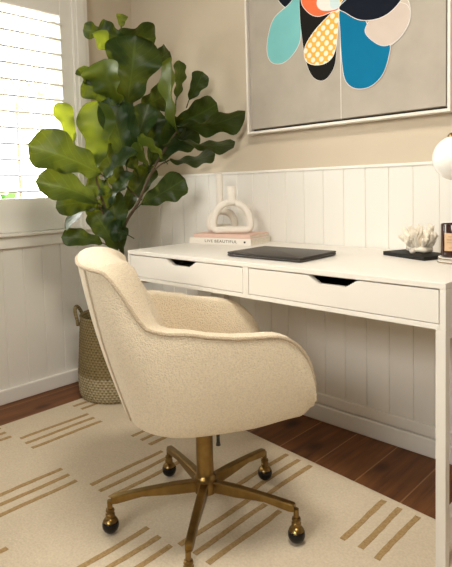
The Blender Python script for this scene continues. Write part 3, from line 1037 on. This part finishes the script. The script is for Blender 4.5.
for k in range(5):
    a = math.radians(19 + 72 * k) - TH
    if arm0 is None:
        arm0 = soft(obj('base_arm', arm_bm(), M['brass'], CH)); am = arm0
        bm = BM()
        lathe(bm, [(.0075, .062), (.0075, .098), (0, .098)], 16, (.283, 0, 0))
        lathe(bm, [(.0105, .048), (.0135, .051), (.0135, .059), (.0118, .061), (.0118, .066), (.0130, .068), (.0115, .073), (.0075, .0745)], 20, (.283, 0, 0))
        prof = [(.0245 * math.cos(t), .0255 + .0265 * math.sin(t)) for t in [PI / 2 * q / 10 for q in range(3, 10)]]
        lathe(bm, prof + [(.004, .052)], 28, (.283, 0, 0))
        cas0 = soft(obj('caster', bm, M['brass'], CH)); cs = cas0
        bm = BM()
        prof = [(.0243 * math.cos(t), .0248 + .0246 * math.sin(t)) for t in [-PI / 2 + (PI / 2 + .47) * q / 14 for q in range(0, 15)]]
        lathe(bm, prof, 28, (.283, 0, 0))
        wh0 = obj('wheel', bm, M['black_wheel'], cas0, True)
        wh0['label'] = 'black lower half of the ball caster'
    else:
        am = arm0.copy(); COL.objects.link(am); am.parent = CH
        cs = cas0.copy(); COL.objects.link(cs); cs.parent = CH
        w2 = wh0.copy(); COL.objects.link(w2); w2.parent = cs
    am.rotation_euler = (0, 0, a); cs.rotation_euler = (0, 0, a)
LEAVES=[
(-0.34,-0.391,1.736,-0.26,-0.176,1.753,0.85,-0.28,-0.45,0.165,0.12),
(-0.3,-0.351,1.722,-0.338,-0.465,1.749,0.95,-0.31,0.01,0.125,0.15),
(-0.371,-0.402,1.76,-0.407,-0.493,1.765,0.92,-0.36,-0.12,0.083,0.1),
(-0.326,-0.335,1.786,-0.322,-0.329,1.853,0.83,-0.56,-0.0,0.054,0.1),
(-0.278,-0.353,1.409,-0.204,-0.342,1.724,0.84,-0.51,-0.18,0.261,0.1),
(-0.255,-0.409,1.406,-0.235,-0.497,1.6,0.23,-0.88,-0.42,0.199,0.12),
(-0.273,-0.399,1.588,-0.279,-0.525,1.717,0.94,0.23,0.26,0.109,0.15),
(-0.332,-0.433,1.436,-0.373,-0.553,1.57,0.95,0.03,0.32,0.11,0.1),
(-0.309,-0.417,1.379,-0.345,-0.548,1.512,0.98,-0.13,0.13,0.131,0.15),
(-0.295,-0.217,1.618,-0.26,-0.095,1.704,0.96,-0.09,-0.26,0.11,0.15),
(-0.313,-0.262,1.412,-0.252,-0.113,1.494,0.94,-0.25,-0.24,0.144,0.1),
(-0.106,-0.188,1.261,-0.083,-0.233,1.619,-0.24,-0.97,-0.11,0.152,0.06),
(-0.146,-0.159,1.439,-0.134,-0.14,1.628,1.0,-0.0,-0.06,0.082,0.06),
(-0.103,-0.113,1.438,-0.048,-0.067,1.569,0.87,-0.44,-0.21,0.092,0.1),
(-0.146,-0.176,1.323,0.032,-0.057,1.407,0.64,-0.65,-0.42,0.15,0.15),
(-0.11,-0.195,1.309,0.211,-0.06,1.349,0.31,-0.49,-0.82,0.144,0.12),
(-0.111,-0.197,1.252,0.148,-0.064,1.214,0.07,-0.39,-0.92,0.121,0.1),
(-0.129,-0.223,1.148,0.023,-0.07,1.176,0.4,-0.23,-0.89,0.132,0.1),
(-0.226,-0.33,0.942,-0.089,-0.167,1.057,0.81,-0.57,-0.15,0.139,0.1),
(-0.277,-0.513,1.087,-0.354,-0.822,1.211,0.97,-0.17,0.18,0.2,0.12),
(-0.418,-0.56,1.241,-0.443,-0.616,1.422,0.95,-0.3,0.04,0.091,0.05),
(-0.337,-0.494,1.117,-0.29,-0.503,1.42,0.66,-0.74,-0.12,0.179,0.06),
(-0.271,-0.539,0.955,-0.322,-0.811,1.055,0.95,-0.07,0.3,0.147,0.15),
(-0.302,-0.514,0.949,-0.351,-0.704,0.947,0.9,-0.24,0.37,0.117,0.15),
(-0.286,-0.525,0.931,-0.312,-0.682,0.84,0.11,-0.51,0.85,0.094,0.2),
(-0.296,-0.505,0.767,-0.342,-0.691,0.807,0.89,-0.13,0.44,0.094,0.15),
(-0.277,-0.442,0.729,-0.317,-0.539,0.921,0.96,-0.27,0.06,0.126,0.1),
(-0.297,-0.4,0.714,-0.302,-0.445,1.011,0.72,-0.69,-0.09,0.136,0.1),
(-0.262,-0.383,1.129,-0.282,-0.453,1.438,0.9,-0.43,-0.04,0.155,0.08),
(-0.219,-0.32,1.16,-0.256,-0.414,1.415,0.55,-0.81,-0.22,0.141,0.1),
(-0.326,-0.389,1.021,-0.353,-0.448,1.232,0.91,-0.41,-0.0,0.158,0.1),
(-0.29,-0.496,1.046,-0.164,-0.389,1.187,0.13,-0.84,0.52,0.105,0.1),
(-0.291,-0.462,0.933,-0.201,-0.388,1.089,0.13,-0.92,0.36,0.086,0.1),
(-0.262,-0.24,1.125,-0.226,-0.148,1.364,0.9,-0.43,0.03,0.149,0.1),
(-0.148,-0.25,1.158,-0.18,-0.377,1.253,0.9,0.09,0.43,0.079,0.1),
(-0.172,-0.322,1.125,-0.187,-0.383,1.231,0.27,-0.85,-0.45,0.072,0.1),
(-0.232,-0.25,1.143,-0.136,-0.128,1.343,0.91,-0.35,-0.23,0.166,0.1),
(-0.191,-0.244,1.199,-0.068,-0.098,1.301,0.76,-0.21,-0.61,0.148,0.1),
(-0.359,-0.348,0.888,-0.287,-0.203,1.129,0.67,-0.71,0.23,0.12,0.1),
(-0.338,-0.424,0.82,-0.43,-0.481,0.955,0.8,-0.51,0.33,0.105,0.1),
(-0.247,-0.397,0.798,-0.274,-0.476,0.819,0.91,-0.22,0.34,0.118,0.1),
(-0.3,-0.297,1.107,-0.362,-0.349,1.27,0.76,-0.64,0.08,0.126,0.1),
(-0.244,-0.25,1.202,-0.252,-0.222,1.407,0.95,-0.3,0.08,0.122,0.1),
(-0.347,-0.366,1.205,-0.425,-0.442,1.377,0.92,-0.22,0.32,0.133,0.1),
(-0.261,-0.328,1.201,-0.21,-0.272,1.418,0.7,-0.71,0.02,0.126,0.1),
(-0.284,-0.452,1.012,-0.313,-0.573,1.035,0.95,-0.18,0.27,0.118,0.1),
]
STEMS=[
[(-0.355,-0.378,0.319),(-0.352,-0.374,0.569),(-0.345,-0.364,0.766),(-0.316,-0.356,0.855),(-0.258,-0.324,0.947),(-0.207,-0.285,1.079),(-0.17,-0.23,1.188),(-0.128,-0.168,1.293)],
[(-0.349,-0.405,0.326),(-0.33,-0.412,0.577),(-0.32,-0.433,0.774),(-0.302,-0.478,0.91),(-0.292,-0.517,1.014),(-0.292,-0.534,1.096)],
[(-0.366,-0.358,0.313),(-0.362,-0.352,0.765),(-0.352,-0.374,0.939),(-0.304,-0.374,1.155),(-0.284,-0.345,1.344),(-0.286,-0.348,1.626),(-0.326,-0.335,1.795)],
[(-0.345,-0.364,0.766),(-0.31,-0.453,0.847),(-0.285,-0.525,0.945)],
[(-0.247,-0.308,0.96),(-0.265,-0.352,1.0),(-0.291,-0.372,1.035)],
[(-0.207,-0.285,1.079),(-0.172,-0.25,1.126),(-0.124,-0.215,1.153)],
[(-0.284,-0.345,1.344),(-0.292,-0.285,1.494),(-0.292,-0.213,1.628)],
]
# ------------------------------------------------------------------ basket
BK = (-.376, -.408)
bs = thing('woven_basket', 'tall woven seagrass basket with two loop handles, holding the fig tree', 'basket', (*BK, .0113))
HB = .40
bm = BM()
prof = [(.156, .0), (.168, .004), (.176, .022), (.180, .06), (.180, .12), (.174, .20), (.167, .30), (.161, HB - .012), (.164, HB - .004), (.160, HB), (.153, HB - .006), (.150, HB - .03), (.150, .03), (0, .028)]
rings = []
pr2 = []
for (r0, z0), (r1, z1) in zip(prof[:-1], prof[1:]):
    k = max(1, int(abs(z1 - z0) / .008))
    for j in range(k): pr2.append((r0 + (r1 - r0) * j / k, z0 + (z1 - z0) * j / k))
pr2.append(prof[-1])
nn = 160
for idx, (r, z) in enumerate(pr2):
    ring = []
    for i in range(nn):
        a = 2 * PI * i / nn
        d = .0014 * (1 if (i // 2 + idx // 1) % 2 else -1) if r > .1 else 0
        ring.append(((max(r, 1e-4) + d) * math.cos(a), (max(r, 1e-4) + d) * math.sin(a), z))
    rings.append(ring)
ring_loft(bm, rings, True, True, True)
obj('basket_body', bm, M['basket'], bs, True)
for ang in (math.radians(222), math.radians(42)):
    bm = BM()
    c = Vector((math.cos(ang), math.sin(ang), 0)); s = Vector((-c.y, c.x, 0))
    pts = []
    for k in range(19):
        q = -.35 + (PI + .7) * k / 18
        pts.append(c * (.166 + .020 * max(0, math.sin(q))) + s * (.048 * math.cos(q)) + Vector((0, 0, HB - .030 + .062 * math.sin(q))))
    tube(bm, pts, .0085, 9); obj('handle', bm, M['basket'], bs, True)

# ------------------------------------------------------------------ fiddle leaf fig
PL = thing('fiddle_leaf_fig', 'tall fiddle leaf fig with big glossy green leaves, growing in the woven basket', 'plant', (*BK, .045))
off = Vector((BK[0], BK[1], .045))
bm = BM(); lathe(bm, [(.105, 0), (.108, .003), (.128, .27), (.134, .272), (.134, .285), (.127, .286), (.124, .25), (0, .25)], 36); soft(obj('nursery_pot', bm, M['pot'], PL))
bm = BM(); lathe(bm, [(.1245, .2505), (.120, .262), (.08, .268), (0, .270)], 30); obj('soil', bm, M['soil'], PL, True)
rads = [(.0105, .005), (.009, .005), (.010, .004), (.006, .004), (.004, .003), (.004, .003), (.0045, .003)]
for S, (r0, r1) in zip(STEMS, rads):
    P = smooth_path([Vector(p) - off for p in S], 6)
    bm = BM(); tube(bm, P, [r0 + (r1 - r0) * i / (len(P) - 1) for i in range(len(P))], 9)
    obj('stem', bm, M['stem'], PL, True)
bm = BM(); uvl = bm.loops.layers.uv.new('UVMap')
rl = random.Random(21)
PROF = [(0, .04), (.06, .22), (.14, .42), (.24, .55), (.34, .60), (.44, .66), (.54, .80), (.64, .94), (.74, 1.0), (.83, .97), (.90, .84), (.955, .60), (.985, .34), (1, .04)]
def wprof(t):
    for (a, x), (b, y) in zip(PROF[:-1], PROF[1:]):
        if t <= b: return x + (y - x) * (t - a) / (b - a)
    return .04
NL, NC = 22, 9
LIT = {3, 21, 5, 6, 11, 20, 34, 35}  # leaves that take the paler, window-lit colour
for li, LF in enumerate(LEAVES):
    B = Vector(LF[0:3]) - off; T = Vector(LF[3:6]) - off; Nn = Vector(LF[6:9]).normalized(); W = LF[9]; curl = LF[10]
    ax = T - B; L = ax.length; ax /= L
    Nn = (Nn - ax * Nn.dot(ax)).normalized()
    sd = ax.cross(Nn)
    down = Vector((0, 0, -1)); 
    ph = rl.uniform(0, 6.3); fold = rl.uniform(.12, .45); amp = rl.uniform(.07, .15); frq = rl.uniform(2.0, 3.2); tw = rl.uniform(-.25, .25)
    ph2 = rl.uniform(0, 6.3)
    grid = []
    for i in range(NL + 1):
        t = i / NL
        w = wprof(t) * W / 2
        bow = Nn * (curl * L * 1.1 * math.sin(PI * t) * .8)
        c = B + ax * (L * t) + bow
        row = []
        for j in range(NC):
            u = -1 + 2 * j / (NC - 1)
            edge = abs(u)
            wob = amp * W * edge ** 1.5 * math.sin(frq * 2 * PI * t + ph + (1.3 if u > 0 else 0))
            scal = 1 + .05 * math.sin(frq * 1.7 * PI * t + ph2 + u)
            up = fold * w * edge ** 1.4 + wob + tw * w * u * (t - .3)
            q = c + sd * (u * w * scal) + Nn * (up * .9)
            row.append((bm.verts.new(q), (u * .5 + .5, t)))
        grid.append(row)
    for i in range(NL):
        for j in range(NC - 1):
            q = (grid[i][j], grid[i][j + 1], grid[i + 1][j + 1], grid[i + 1][j])
            f = bm.faces.new([x[0] for x in q]); f.material_index = 1 if li in LIT else 0
            for lp, x in zip(f.loops, q): lp[uvl].uv = x[1]
    # petiole
    p0 = B - ax * .03 + Vector((0, 0, -.012))
    tube(bm, [p0, B, B + ax * (L * .08) + Nn * (.0)], [.0026, .0024, .0018], 5)
fo = obj('foliage', bm, [M['leaf'], M['lit_leaf']], PL, True, recalc=False)
# ------------------------------------------------------------------ camera
f_px, cyp = 535.36, 223.317
X, Y, Z, yaw, pit, rol = 1.8371, -1.89607, 1.01001, .76524, .06666, -.02571
fw = Vector((-math.sin(yaw) * math.cos(pit), math.cos(yaw) * math.cos(pit), -math.sin(pit)))
r = Vector((math.cos(yaw), math.sin(yaw), 0)); u = r.cross(fw)
r2 = math.cos(rol) * r + math.sin(rol) * u
u2 = -math.sin(rol) * r + math.cos(rol) * u
cd = bpy.data.cameras.new('camera'); cam = bpy.data.objects.new('camera', cd); COL.objects.link(cam)
cam.matrix_world = Matrix(((r2.x, u2.x, -fw.x, X), (r2.y, u2.y, -fw.y, Y), (r2.z, u2.z, -fw.z, Z), (0, 0, 0, 1)))
cd.sensor_fit = 'HORIZONTAL'; cd.sensor_width = 36; cd.lens = f_px * 36 / 452
cd.shift_x = 0; cd.shift_y = -(283.5 - cyp) / 452
cd.clip_start = .02
scn.camera = cam
# ------------------------------------------------------------------ daylight and added ceiling fill
wd = bpy.data.worlds.new('daylight'); scn.world = wd; wd.use_nodes = True
bg = wd.node_tree.nodes['Background']; bg.inputs['Color'].default_value = (1.0, .968, .91, 1); bg.inputs['Strength'].default_value = SKY
def portal(name, loc, rot, sx, sy):
    ld = bpy.data.lights.new(name, 'AREA'); ld.shape = 'RECTANGLE'; ld.size = sx; ld.size_y = sy
    ld.cycles.is_portal = True
    o = bpy.data.objects.new(name, ld); COL.objects.link(o); o.location = loc; o.rotation_euler = rot
    return o
portal('window_portal', (XL - .15, (WY0 + WY1) / 2, (WZ0 + WZ1) / 2), (0, -PI / 2, 0), WZ1 - WZ0, WY1 - WY0)
portal('added_window_portal', ((FX0 + FX1) / 2, YF - .14, (FZ0 + FZ1) / 2), (PI / 2, 0, 0), FX1 - FX0, FZ1 - FZ0)
ld = bpy.data.lights.new('added_ceiling_fill', 'AREA'); ld.shape = 'DISK'; ld.size = .56; ld.energy = CEIL_FILL; ld.color = (1.0, .92, .79)  # fill light added overhead, out of view, to brighten wall and desk
lo = bpy.data.objects.new('added_ceiling_fill', ld); COL.objects.link(lo); lo.location = (LX, LY, ZC - .065)
vs = scn.view_settings
vs.view_transform = 'Standard'; vs.look = 'None'; vs.gamma = 1.0; vs.use_curve_mapping = False
vs.exposure = EXPO
scn.cycles.max_bounces = 10; scn.cycles.diffuse_bounces = 6; scn.cycles.transparent_max_bounces = 16
